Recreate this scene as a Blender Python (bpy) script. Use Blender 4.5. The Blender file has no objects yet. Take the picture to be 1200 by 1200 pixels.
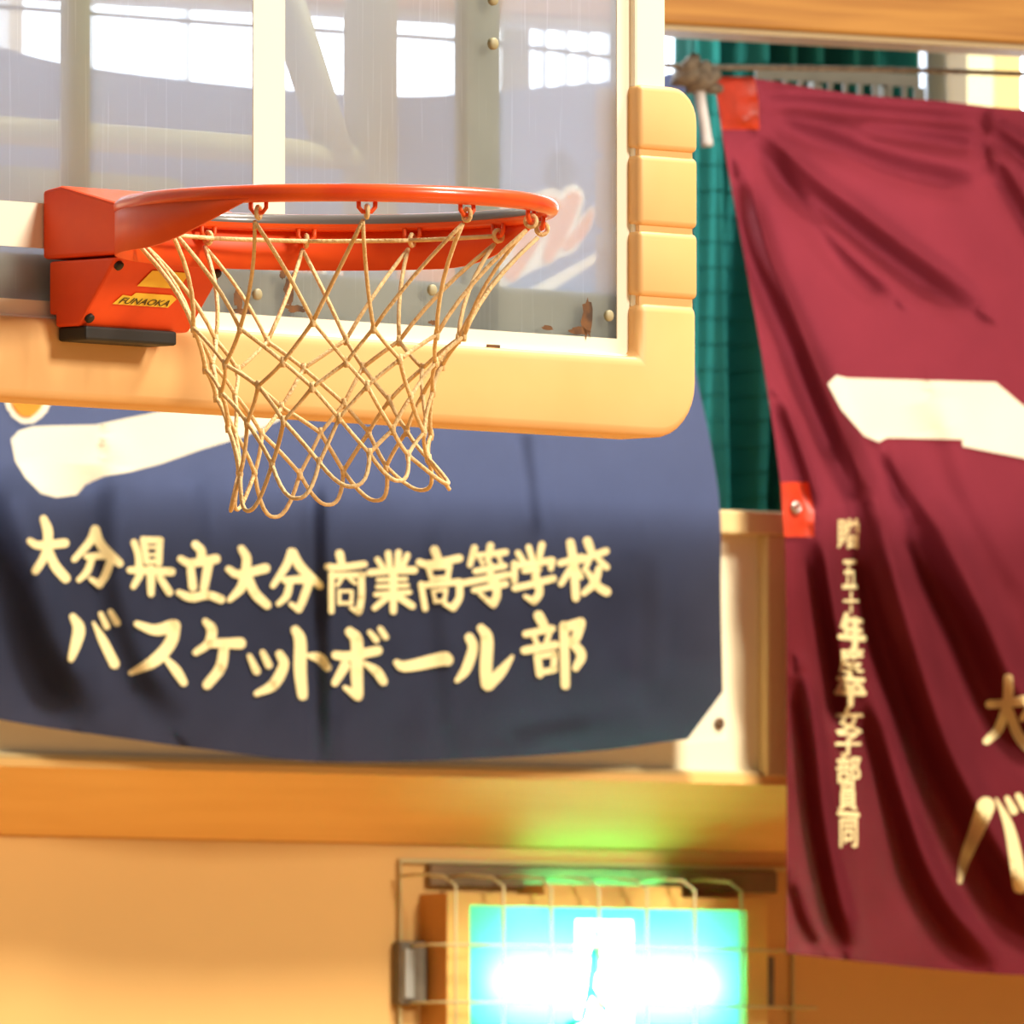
import bpy, bmesh, math, random
import numpy as np
from mathutils import Vector, Matrix
random.seed(7)
R = math.radians
scn = bpy.context.scene
COL = scn.collection

# ------------------------------------------------------------------ camera
F = 18700.0          # focal length in pixels of the 1200 px frame
HC = 1.775           # eye height of the photographer standing on the gym floor
PITCH = math.atan(1000.0 / F)
cam_d = bpy.data.cameras.new('camera')
cam = bpy.data.objects.new('camera', cam_d)
COL.objects.link(cam)
cam.location = (0, 0, HC)
cam.rotation_euler = (R(90) + PITCH, 0, 0)
cam_d.sensor_width = 36.0
cam_d.lens = 36.0 * F / 1200.0
cam_d.clip_end = 200
cam_d.dof.use_dof = True
cam_d.dof.focus_distance = 17.5
cam_d.dof.aperture_fstop = 25.0
scn.camera = cam

# ------------------------------------------------------------------ world, lamps, exposure
w = bpy.data.worlds.new('hall_air'); scn.world = w; w.use_nodes = True
bg = w.node_tree.nodes['Background']
bg.inputs[0].default_value = (1.0, 0.93, 0.82, 1); bg.inputs[1].default_value = 0.22


def area(name, loc, aim, size, power, col):
    d = bpy.data.lights.new(name, 'AREA'); d.shape = 'SQUARE'; d.size = size
    d.energy = power; d.color = col
    o = bpy.data.objects.new(name, d); COL.objects.link(o); o.location = loc
    o.rotation_euler = (Vector(aim) - Vector(loc)).to_track_quat('-Z', 'Y').to_euler()
    return o


area('ceiling_lamp', (12.0, 11.0, 10.0), (0.3, 20, 3.0), 3.0, 2550, (1.0, 0.91, 0.77))
area('ceiling_lamp', (3.6, 19.5, 9.5), (0.3, 22, 2.5), 1.5, 1250, (1.0, 0.93, 0.80))
scn.view_settings.view_transform = 'Standard'
scn.view_settings.look = 'None'
scn.view_settings.gamma = 1.0
scn.view_settings.exposure = 0.0
scn.view_settings.use_curve_mapping = False

# ------------------------------------------------------------------ frames of reference
THETA = R(45.8)      # turn of the backboard
PHI = R(34.0)        # turn of the gallery wall
OW = Vector((0, 24.0, 0))


def ray(px, py):
    a, b = (px - 600) / F, (600 - py) / F
    c, s = math.cos(PITCH), math.sin(PITCH)
    return Vector((a, c - b * s, s + b * c))


def at_depth(px, py, Y):
    d = ray(px, py)
    return Vector((0, 0, HC)) + d * (Y / d.y)


RIM = at_depth(394, 244, 17.4)
NB = Vector((math.sin(THETA), -math.cos(THETA), 0))
OB = RIM - NB * 0.376


def on_plane(px, py, O, ang, c):
    """pixel -> (local x, local z) on the plane local y = c of a frame turned by ang at O"""
    d = ray(px, py)
    cs, sn = math.cos(ang), math.sin(ang)
    k = -sn * (0 - O.x) + cs * (0 - O.y)
    t = (c - k) / (-sn * d.x + cs * d.y)
    X, Y = d.x * t, d.y * t
    return cs * (X - O.x) + sn * (Y - O.y), HC + d.z * t - O.z


def B(px, py, c=0.0):
    return on_plane(px, py, OB, THETA, c)


def W(px, py, c=0.0):
    return on_plane(px, py, OW, PHI, c)


# ------------------------------------------------------------------ materials
def mat(name, col, rough=0.6, metal=0.0, var=0.0, scale=8.0, col2=None, bump=0.0, bscale=60.0, spec=0.5,
        stretch=(1, 1, 1), coat=0.0):
    m = bpy.data.materials.new(name); m.use_nodes = True
    nt = m.node_tree; bs = nt.nodes['Principled BSDF']
    bs.inputs['Roughness'].default_value = rough
    bs.inputs['Metallic'].default_value = metal
    bs.inputs['Specular IOR Level'].default_value = spec
    bs.inputs['Coat Weight'].default_value = coat
    bs.inputs['Base Color'].default_value = (*col, 1)
    tc = nt.nodes.new('ShaderNodeTexCoord'); mp = nt.nodes.new('ShaderNodeMapping')
    mp.inputs['Scale'].default_value = stretch
    nt.links.new(tc.outputs['Object'], mp.inputs['Vector'])
    if var > 0 or col2:
        n = nt.nodes.new('ShaderNodeTexNoise'); n.inputs['Scale'].default_value = scale
        n.inputs['Detail'].default_value = 5
        nt.links.new(mp.outputs[0], n.inputs['Vector'])
        r = nt.nodes.new('ShaderNodeValToRGB')
        c2 = col2 or tuple(max(0, c * (1 - var)) for c in col)
        r.color_ramp.elements[0].position = 0.35; r.color_ramp.elements[0].color = (*c2, 1)
        r.color_ramp.elements[1].position = 0.62; r.color_ramp.elements[1].color = (*col, 1)
        nt.links.new(n.outputs['Fac'], r.inputs[0]); nt.links.new(r.outputs[0], bs.inputs['Base Color'])
    if bump > 0:
        n2 = nt.nodes.new('ShaderNodeTexNoise'); n2.inputs['Scale'].default_value = bscale
        nt.links.new(mp.outputs[0], n2.inputs['Vector'])
        bp = nt.nodes.new('ShaderNodeBump'); bp.inputs['Strength'].default_value = bump
        bp.inputs['Distance'].default_value = 0.003
        nt.links.new(n2.outputs['Fac'], bp.inputs['Height']); nt.links.new(bp.outputs[0], bs.inputs['Normal'])
    return m


def emit(name, col, s):
    m = bpy.data.materials.new(name); m.use_nodes = True; nt = m.node_tree
    nt.nodes.remove(nt.nodes['Principled BSDF'])
    e = nt.nodes.new('ShaderNodeEmission'); e.inputs[0].default_value = (*col, 1); e.inputs[1].default_value = s
    nt.links.new(e.outputs[0], nt.nodes['Material Output'].inputs[0])
    return m


def cloth(name, col, trans, tfac, weave=900.0, bump=0.25, var=0.14):
    """woven cloth: diffuse on the lit side, light showing through from behind"""
    m = bpy.data.materials.new(name); m.use_nodes = True; nt = m.node_tree
    bs = nt.nodes['Principled BSDF']; out = nt.nodes['Material Output']
    bs.inputs['Roughness'].default_value = 0.85; bs.inputs['Specular IOR Level'].default_value = 0.05
    tc = nt.nodes.new('ShaderNodeTexCoord')
    n = nt.nodes.new('ShaderNodeTexNoise'); n.inputs['Scale'].default_value = 12; n.inputs['Detail'].default_value = 6
    nt.links.new(tc.outputs['Object'], n.inputs['Vector'])
    r = nt.nodes.new('ShaderNodeValToRGB')
    r.color_ramp.elements[0].position = 0.3; r.color_ramp.elements[0].color = (*[c * (1 - var) for c in col], 1)
    r.color_ramp.elements[1].position = 0.7; r.color_ramp.elements[1].color = (*[min(0.97, c * (1 + var * 0.5)) for c in col], 1)
    nt.links.new(n.outputs['Fac'], r.inputs[0]); nt.links.new(r.outputs[0], bs.inputs['Base Color'])
    n2 = nt.nodes.new('ShaderNodeTexNoise'); n2.inputs['Scale'].default_value = weave
    bp = nt.nodes.new('ShaderNodeBump'); bp.inputs['Strength'].default_value = bump; bp.inputs['Distance'].default_value = 0.001
    nt.links.new(tc.outputs['Object'], n2.inputs['Vector'])
    nt.links.new(n2.outputs['Fac'], bp.inputs['Height']); nt.links.new(bp.outputs[0], bs.inputs['Normal'])
    t = nt.nodes.new('ShaderNodeBsdfTranslucent'); t.inputs[0].default_value = (*trans, 1)
    mx = nt.nodes.new('ShaderNodeMixShader'); mx.inputs[0].default_value = tfac
    nt.links.new(bs.outputs[0], mx.inputs[1]); nt.links.new(t.outputs[0], mx.inputs[2])
    nt.links.new(mx.outputs[0], out.inputs[0])
    return m


M = {}
M['floor'] = mat('varnished_maple', (0.62, 0.33, 0.10), 0.35, var=0.2, scale=3, stretch=(1, 14, 1))
M['wall'] = mat('tan_wall_paint', (0.66, 0.39, 0.125), 0.75, var=0.07, scale=1.6, bump=0.15, bscale=120)
M['cream'] = mat('cream_board', (0.88, 0.78, 0.52), 0.6, var=0.05, scale=3)
M['cap'] = mat('beige_cap_paint', (0.74, 0.56, 0.25), 0.6, var=0.06, scale=5)
M['soffit'] = mat('honey_wood', (0.84, 0.53, 0.17), 0.5, col2=(0.78, 0.47, 0.14), scale=3, stretch=(0.8, 1, 14))
M['rail'] = mat('handrail_wood', (0.33, 0.150, 0.026), 0.5, col2=(0.24, 0.095, 0.013), scale=4, stretch=(0.7, 1, 22))
M['lip'] = mat('pale_rail_lip', (0.28, 0.20, 0.10), 0.55)
M['gwall'] = mat('gallery_wall_paint', (0.66, 0.62, 0.58), 0.8, var=0.05, scale=3)
M['greypost'] = mat('grey_steel_paint', (0.34, 0.34, 0.30), 0.6, var=0.12, scale=6)
M['grille'] = mat('grille_grey_paint', (0.10, 0.097, 0.075), 0.6, var=0.15, scale=20)
M['yellowpost'] = mat('cream_yellow_paint', (0.85, 0.66, 0.28), 0.6)
M['daylight'] = emit('daylit_frosted_glass', (0.78, 0.88, 1.0), 12.0)
M['alu'] = mat('window_frame_alu', (0.55, 0.57, 0.60), 0.4, metal=0.4)
M['orange'] = mat('rim_orange_paint', (0.90, 0.095, 0.006), 0.5, col2=(0.80, 0.07, 0.006), scale=14)
M['orange_box'] = mat('bracket_orange_paint', (0.93, 0.085, 0.004), 0.5, col2=(0.80, 0.06, 0.004), scale=9, bump=0.1)
M['black'] = mat('black_rubber', (0.02, 0.017, 0.012), 0.6, var=0.3, scale=30)
M['sticker'] = mat('yellow_sticker', (0.98, 0.66, 0.06), 0.5)
M['ink'] = mat('dark_ink', (0.06, 0.035, 0.005), 0.6)
M['pad'] = mat('aged_yellow_pad', (0.84, 0.50, 0.20), 0.5, col2=(0.80, 0.46, 0.17), scale=5, bump=0.08, bscale=25)
M['white'] = mat('white_board_paint', (0.90, 0.83, 0.66), 0.5)
M['steel'] = mat('dull_grey_steel', (0.40, 0.35, 0.20), 0.55, col2=(0.33, 0.29, 0.16), scale=12)
M['rust'] = mat('rust', (0.17, 0.07, 0.02), 0.9, col2=(0.06, 0.03, 0.015), scale=60)
M['pipe'] = mat('pale_green_pipe', (0.52, 0.49, 0.22), 0.5, var=0.1, scale=10)
M['cord'] = mat('cotton_cord', (0.90, 0.65, 0.33), 0.85, col2=(0.78, 0.52, 0.23), scale=40, bump=0.8, bscale=260)
M['rope'] = mat('grey_rope', (0.24, 0.20, 0.15), 0.9, col2=(0.15, 0.12, 0.09), scale=80, bump=0.6, bscale=200)
M['tail'] = mat('pale_tape', (0.50, 0.47, 0.46), 0.8)
M['navy'] = cloth('navy_cotton', (0.026, 0.031, 0.056), (0.15, 0.16, 0.25), 0.27)
M['maroon'] = cloth('maroon_cotton', (0.115, 0.014, 0.021), (0.42, 0.05, 0.065), 0.20)
M['felt'] = cloth('cream_felt', (0.86, 0.70, 0.36), (0.9, 0.80, 0.55), 0.18, var=0.03)
M['feltwhite'] = cloth('white_felt', (0.92, 0.86, 0.66), (0.95, 0.88, 0.7), 0.22, var=0.02)
M['feltorange'] = cloth('orange_felt', (0.86, 0.33, 0.05), (0.9, 0.4, 0.08), 0.25)
M['navy_deep'] = cloth('deep_navy', (0.012, 0.012, 0.04), (0.02, 0.02, 0.07), 0.3)
M['redpatch'] = mat('red_vinyl', (0.62, 0.045, 0.012), 0.45, var=0.25, scale=40)
M['greennet'] = cloth('green_safety_net', (0.008, 0.055, 0.042), (0.06, 0.42, 0.34), 0.24, weave=300)
M['grommet'] = mat('grommet_metal', (0.55, 0.52, 0.47), 0.3, metal=0.9)
M['signbody'] = mat('sign_case_enamel', (0.72, 0.45, 0.12), 0.45, var=0.12, scale=12)
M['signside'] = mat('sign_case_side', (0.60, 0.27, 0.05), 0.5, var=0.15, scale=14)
M['darkbrown'] = mat('dark_brown_strip', (0.20, 0.125, 0.055), 0.7, var=0.3, scale=12)
M['wire'] = mat('cream_wire', (0.50, 0.42, 0.20), 0.45)
M['conduit'] = mat('grey_junction_box', (0.16, 0.13, 0.085), 0.6, var=0.3, scale=40)
M['tube'] = emit('fluorescent_tube', (0.95, 1.0, 0.97), 560.0)


def sign_face(name, col):
    m = bpy.data.materials.new(name); m.use_nodes = True; nt = m.node_tree
    nt.nodes.remove(nt.nodes['Principled BSDF'])
    t = nt.nodes.new('ShaderNodeBsdfTranslucent'); t.inputs[0].default_value = (*col, 1)
    nt.links.new(t.outputs[0], nt.nodes['Material Output'].inputs[0])
    return m


M['signgreen'] = sign_face('sign_green_acrylic', (0.016, 0.21, 0.10))
M['glowlens'] = sign_face('glow_lens_acrylic', (0.10, 0.97, 0.42))
M['signwhite'] = sign_face('sign_white_acrylic', (0.60, 0.62, 0.60))

# clear, scratched acrylic of the board
g = bpy.data.materials.new('scratched_acrylic'); g.use_nodes = True; nt = g.node_tree
nt.nodes.remove(nt.nodes['Principled BSDF'])
tr = nt.nodes.new('ShaderNodeBsdfTransparent'); tr.inputs[0].default_value = (0.93, 0.95, 0.97, 1)
tl = nt.nodes.new('ShaderNodeBsdfTranslucent'); tl.inputs[0].default_value = (0.78, 0.85, 1.0, 1)
df = nt.nodes.new('ShaderNodeBsdfDiffuse'); df.inputs[0].default_value = (0.9, 0.9, 0.9, 1)
gl = nt.nodes.new('ShaderNodeBsdfGlossy'); gl.inputs['Roughness'].default_value = 0.08
mx0 = nt.nodes.new('ShaderNodeMixShader'); mx0.inputs[0].default_value = 0.06
mx1 = nt.nodes.new('ShaderNodeMixShader'); mx2 = nt.nodes.new('ShaderNodeMixShader')
tc = nt.nodes.new('ShaderNodeTexCoord'); mp = nt.nodes.new('ShaderNodeMapping'); mp.inputs['Scale'].default_value = (170, 1, 5)
no = nt.nodes.new('ShaderNodeTexNoise'); no.inputs['Scale'].default_value = 1.0; no.inputs['Detail'].default_value = 4
mr = nt.nodes.new('ShaderNodeMapRange')
mr.inputs[1].default_value = 0.60; mr.inputs[2].default_value = 0.74; mr.inputs[3].default_value = 0.46; mr.inputs[4].default_value = 0.58
nt.links.new(tc.outputs['Object'], mp.inputs[0]); nt.links.new(mp.outputs[0], no.inputs['Vector'])
nt.links.new(no.outputs['Fac'], mr.inputs[0]); nt.links.new(mr.outputs[0], mx1.inputs[0])
nt.links.new(tl.outputs[0], mx0.inputs[1]); nt.links.new(df.outputs[0], mx0.inputs[2])
nt.links.new(tr.outputs[0], mx1.inputs[1]); nt.links.new(mx0.outputs[0], mx1.inputs[2])
mx2.inputs[0].default_value = 0.04
nt.links.new(mx1.outputs[0], mx2.inputs[1]); nt.links.new(gl.outputs[0], mx2.inputs[2])
nt.links.new(mx2.outputs[0], nt.nodes['Material Output'].inputs[0])
M['glass'] = g

# ring paint: dark grey band along the inner upper edge
m = mat('rim_ring_paint', (0.90, 0.095, 0.006), 0.28, col2=(0.78, 0.06, 0.006), scale=14, coat=0.3)
nt = m.node_tree; bs = nt.nodes['Principled BSDF']
src = bs.inputs['Base Color'].links[0].from_socket
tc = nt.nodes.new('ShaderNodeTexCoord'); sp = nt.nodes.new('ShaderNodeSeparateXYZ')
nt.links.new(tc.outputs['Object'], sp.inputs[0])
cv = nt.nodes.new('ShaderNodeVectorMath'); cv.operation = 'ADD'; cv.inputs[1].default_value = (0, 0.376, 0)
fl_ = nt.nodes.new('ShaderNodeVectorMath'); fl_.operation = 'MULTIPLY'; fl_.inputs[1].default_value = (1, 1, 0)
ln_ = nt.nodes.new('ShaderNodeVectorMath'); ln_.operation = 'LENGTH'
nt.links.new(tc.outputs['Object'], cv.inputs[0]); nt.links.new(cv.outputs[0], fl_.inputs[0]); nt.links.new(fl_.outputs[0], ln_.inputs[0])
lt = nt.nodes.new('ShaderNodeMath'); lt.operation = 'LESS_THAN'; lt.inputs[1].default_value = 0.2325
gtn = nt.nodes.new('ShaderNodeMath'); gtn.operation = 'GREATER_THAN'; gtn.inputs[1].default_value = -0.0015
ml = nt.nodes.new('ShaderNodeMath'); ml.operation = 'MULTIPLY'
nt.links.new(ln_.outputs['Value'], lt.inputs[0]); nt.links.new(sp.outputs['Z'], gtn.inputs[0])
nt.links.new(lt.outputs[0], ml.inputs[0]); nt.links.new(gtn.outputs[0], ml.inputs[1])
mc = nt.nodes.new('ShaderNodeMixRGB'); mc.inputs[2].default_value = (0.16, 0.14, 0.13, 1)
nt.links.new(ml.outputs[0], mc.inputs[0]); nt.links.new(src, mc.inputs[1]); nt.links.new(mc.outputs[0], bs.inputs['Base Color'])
M['ring'] = m


# ------------------------------------------------------------------ mesh helpers
class MB:
    def __init__(s):
        s.v = []; s.f = []

    def add(s, vs, fs):
        o = len(s.v); s.v += [tuple(v) for v in vs]; s.f += [tuple(i + o for i in f) for f in fs]
        return s

    def box(s, x0, x1, y0, y1, z0, z1):
        return s.add([(x0, y0, z0), (x1, y0, z0), (x1, y1, z0), (x0, y1, z0), (x0, y0, z1), (x1, y0, z1), (x1, y1, z1), (x0, y1, z1)],
                     [(0, 3, 2, 1), (4, 5, 6, 7), (0, 1, 5, 4), (1, 2, 6, 5), (2, 3, 7, 6), (3, 0, 4, 7)])

    def prism(s, poly, y0, y1):
        """polygon in (x, z), extruded along y"""
        n = len(poly)
        vs = [(p[0], y0, p[1]) for p in poly] + [(p[0], y1, p[1]) for p in poly]
        fs = [tuple(range(n)), tuple(range(2 * n - 1, n - 1, -1))]
        fs += [(i, i + n, (i + 1) % n + n, (i + 1) % n) for i in range(n)]
        return s.add(vs, fs)

    def prism_x(s, poly, x0, x1):
        """polygon in (y, z), extruded along x"""
        n = len(poly)
        vs = [(x0, p[0], p[1]) for p in poly] + [(x1, p[0], p[1]) for p in poly]
        fs = [tuple(range(n)), tuple(range(2 * n - 1, n - 1, -1))]
        fs += [(i, i + n, (i + 1) % n + n, (i + 1) % n) for i in range(n)]
        return s.add(vs, fs)

    def tube(s, pts, r, n=8, closed=False, caps=True):
        pts = [Vector(p) for p in pts]; m_ = len(pts)
        rs = r if isinstance(r, (list, tuple)) else [r] * m_
        rings = []; up = None
        for i, p in enumerate(pts):
            a = pts[(i - 1) % m_] if closed or i > 0 else p
            b = pts[(i + 1) % m_] if closed or i < m_ - 1 else p
            t = (b - a).normalized()
            if up is None:
                up = Vector((0, 0, 1)) if abs(t.z) < 0.9 else Vector((1, 0, 0))
            u = (up - t * up.dot(t)).normalized(); up = u; v = t.cross(u)
            rings.append([p + (u * math.cos(k * 2 * math.pi / n) + v * math.sin(k * 2 * math.pi / n)) * rs[i] for k in range(n)])
        vs = [q for rg in rings for q in rg]; fs = []
        for i in range(m_ if closed else m_ - 1):
            j = (i + 1) % m_
            for k in range(n):
                fs.append((i * n + k, i * n + (k + 1) % n, j * n + (k + 1) % n, j * n + k))
        if caps and not closed:
            fs.append(tuple(range(n - 1, -1, -1))); fs.append(tuple((m_ - 1) * n + k for k in range(n)))
        return s.add(vs, fs)

    def disc(s, c, axis, r, h, n=14):
        c = Vector(c); a = Vector(axis).normalized()
        return s.tube([c, c + a * h * 0.75, c + a * h], [r, r, r * 0.7], n)

    def build(s, name, material, parent=None, smooth=False, bevel=0.0, seg=2):
        me = bpy.data.meshes.new(name); me.from_pydata(s.v, [], s.f); me.update()
        bm = bmesh.new(); bm.from_mesh(me); bmesh.ops.recalc_face_normals(bm, faces=bm.faces)
        if bevel > 0:
            bmesh.ops.remove_doubles(bm, verts=bm.verts, dist=1e-6)
            es = [e for e in bm.edges if len(e.link_faces) == 2 and e.calc_face_angle(0) > 0.5]
            bmesh.ops.bevel(bm, geom=es, offset=bevel, segments=seg, affect='EDGES', profile=0.5, clamp_overlap=True)
        bm.to_mesh(me); bm.free()
        return link(name, me, material, parent, smooth)


def link(name, me, material, parent=None, smooth=False):
    me.materials.clear()
    me.materials.append(M[material] if isinstance(material, str) else material)
    if smooth:
        for p in me.polygons:
            p.use_smooth = True
    o = bpy.data.objects.new(name, me); COL.objects.link(o)
    if parent:
        o.parent = parent
    return o


def tag(o, label=None, cat=None, group=None, kind=None):
    if label: o['label'] = label
    if cat: o['category'] = cat
    if group: o['group'] = group
    if kind: o['kind'] = kind
    return o


def empty(name, loc, rz, label=None, cat=None, group=None, kind=None):
    o = bpy.data.objects.new(name, None); COL.objects.link(o)
    o.empty_display_size = 0.1
    o.location = loc; o.rotation_euler = (0, 0, rz)
    return tag(o, label, cat, group, kind)


def wroot(name, label=None, cat=None, kind=None, group=None):
    return empty(name, OW, PHI, label, cat, group, kind)


def broot(name, label=None, cat=None, kind=None):
    return empty(name, OB, THETA, label, cat, None, kind)


def spline(pts, n=6):
    """Catmull-Rom through tuples of any length"""
    P = np.array(pts, float)
    if len(P) < 3:
        t = np.linspace(0, 1, n + 1)[:, None]
        return P[0] * (1 - t) + P[1] * t
    E = np.vstack([2 * P[0] - P[1], P, 2 * P[-1] - P[-2]]); out = []
    for i in range(1, len(E) - 2):
        for k in range(n):
            t = k / n
            a, b, c, d = E[i - 1], E[i], E[i + 1], E[i + 2]
            out.append(0.5 * ((2 * b) + (c - a) * t + (2 * a - 5 * b + 4 * c - d) * t * t + (3 * b - a - 3 * c + d) * t ** 3))
    out.append(P[-1])
    return np.array(out)


def text_mesh(body, shear=0.0, offset=0.0):
    cu = bpy.data.curves.new('glyphs', 'FONT'); cu.body = body; cu.shear = shear; cu.offset = offset
    cu.resolution_u = 3
    ob = bpy.data.objects.new('glyphs', cu); COL.objects.link(ob)
    dg = bpy.context.evaluated_depsgraph_get()
    me = bpy.data.meshes.new_from_object(ob.evaluated_get(dg))
    bpy.data.objects.remove(ob); bpy.data.curves.remove(cu)
    return me


# ================================================================== THE SETTING
XL, XR = -7.0, 7.5
z_par_top = W(880, 600)[1]
z_led_top = W(600, 903)[1]
z_led_bot = W(700, 993, 0.19)[1]
LOWER = 0.20                     # depth of the lower wall behind the parapet front
GAL = 1.5                        # depth of the window wall behind the parapet front

fl = MB().box(-16, 16, -3, 36, -0.1, 0.0).build('floor', 'floor'); tag(fl, kind='structure')

r = wroot('wall_back', kind='structure')
MB().box(XL, XR, LOWER, LOWER + 0.2, 0, z_led_bot + 0.05).build('wall_face', 'wall', r)

r = wroot('trim_1', kind='structure')      # sloping underside of the gallery
MB().prism_x([(0.0, z_led_top), (0.0, z_led_top - 0.012), (LOWER - 0.01, z_led_bot), (LOWER + 1.4, z_led_bot), (LOWER + 1.4, z_led_top)],
             XL, XR).build('sloping_fascia', 'soffit', r)

r = wroot('wall_parapet', kind='structure')
MB().box(XL, XR, 0.02, 0.09, z_led_top, z_par_top).build('parapet_board', 'cream', r)
capz = W(880, 627)[1]
MB().box(XL, XR, -0.012, 0.11, capz, z_par_top + 0.001).build('parapet_cap', 'cap', r, bevel=0.004)
MB().box(XL, XR, 0.006, 0.03, z_led_top, z_led_top + 0.008).build('parapet_foot', 'cap', r, bevel=0.002)
for k in range(-3, 4):
    x = W(925, 700)[0] + k * 1.82
    MB().box(x - 0.045, x + 0.045, -0.006, 0.03, z_led_top, capz).build('shade_strip', 'cap', r, bevel=0.003)  # beige strips stand in for shade at the panel edges

r = wroot('trim_2', kind='structure')      # wooden handrail over the gallery edge
zr = W(985, 46, -0.25)[1]
MB().box(XL, XR, -0.25, -0.125, zr + 0.008, zr + 0.15).build('handrail_board', 'rail', r, bevel=0.006)
MB().box(XL, XR, -0.245, -0.130, zr, zr + 0.008).build('handrail_lip', 'lip', r)
for x in (-5.2, -3.2, -1.7, 2.9, 4.9):
    MB().box(x - 0.03, x + 0.03, 0.02, 0.08, z_par_top, zr + 0.10).build('handrail_post', 'greypost', r, bevel=0.004)
    MB().box(x - 0.02, x + 0.02, -0.13, 0.05, zr + 0.04, zr + 0.08).build('handrail_bracket', 'greypost', r, bevel=0.004)

r = wroot('floor_gallery', kind='structure')
MB().box(XL, XR, 0.09, GAL + 0.3, z_led_top - 0.004, z_led_top + 0.05).build('gallery_deck', 'soffit', r)

# window wall at the back of the gallery: windows are openings between piers
wz0, wz1 = z_led_top + 0.30, 6.6
WINS = []
def gx(px):
    return W(px, 80, GAL)[0]


edges = [(gx(-1500), gx(-1010)), (gx(-960), gx(-500)), (gx(-450), gx(10)), (gx(28), gx(588)), (gx(622), gx(852)), (gx(1078), gx(1118)),
         (gx(1198), gx(1560)), (gx(1620), gx(2000)), (gx(2060), gx(2450))]
r = wroot('wall_gallery', kind='structure')
MB().box(XL, XR, GAL, GAL + 0.2, 0, wz0).build('wall_below_windows', 'gwall', r)
MB().box(XL, XR, GAL, GAL + 0.2, wz1, wz1 + 1.2).build('wall_above_windows', 'gwall', r)
prev = XL
for a, b in edges + [(XR, XR)]:
    if a > prev:
        MB().box(prev, a, GAL, GAL + 0.2, wz0, wz1).build('wall_pier', 'gwall', r)
    prev = b
for i, (a, b) in enumerate(edges):
    r = wroot('window_%d' % (i + 1), kind='structure')
    fw = 0.008 if i == 5 else 0.025
    f = MB()
    f.box(a, b, GAL + 0.06, GAL + 0.12, wz0, wz0 + 0.04).box(a, b, GAL + 0.06, GAL + 0.12, wz1 - 0.04, wz1)
    f.box(a, a + fw, GAL + 0.06, GAL + 0.12, wz0, wz1).box(b - fw, b, GAL + 0.06, GAL + 0.12, wz0, wz1)
    f.build('window_frame', 'alu', r)
    nb = max(1, int(round((b - a) / 0.045)))
    pitch = (b - a) / nb
    step = 1 if i in (4, 5) else 4
    for k in range(step, nb, step):
        MB().box(a + k * pitch - 0.004, a + k * pitch + 0.004, GAL + 0.085, GAL + 0.11, wz0 + 0.04, wz1 - 0.04).build('mullion', 'alu', r)
    z = wz0 + 0.28
    while z < wz1 - 0.1:
        MB().box(a, b, GAL + 0.08, GAL + 0.105, z - 0.008, z + 0.008).build('glazing_bar', 'alu', r); z += 1.25
    MB().box(a, b, GAL + 0.12, GAL + 0.135, wz0, wz1).build('pane', 'daylight', r)

# posts seen between the handrail and the maroon banner
def post(px0, px1, c, material, name):
    x0, x1 = W(px0, 90, c)[0], W(px1, 90, c)[0]
    r_ = wroot('trim_3', kind='structure')
    MB().box(x0, x1, c, c + 0.08, z_led_top, 5.2).build(name, material, r_, bevel=0.006)


post(1030, 1079, 1.30, 'greypost', 'mullion_post')
post(1117, 1141, 1.25, 'greypost', 'mullion_post')
post(1141, 1166, 1.10, 'lip', 'mullion_post')
post(1166, 1197, 0.80, 'yellowpost', 'gallery_column')

# ================================================================== BANNERS
def seg_dist(px, py, line):
    """distance to a polyline and the 0..1 position along it"""
    best = np.full(px.shape, 1e9); pos = np.zeros(px.shape); side = np.ones(px.shape); n = len(line) - 1
    for i in range(n):
        (ax, ay), (bx, by) = line[i][:2], line[i + 1][:2]
        dx, dy = bx - ax, by - ay
        t = np.clip(((px - ax) * dx + (py - ay) * dy) / (dx * dx + dy * dy + 1e-9), 0, 1)
        d = np.hypot(px - ax - t * dx, py - ay - t * dy)
        k = d < best
        best = np.where(k, d, best); pos = np.where(k, (i + t) / n, pos)
        side = np.where(k, -np.sign(dx * (py - ay) - dy * (px - ax)), side)
    return best * side, pos


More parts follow.
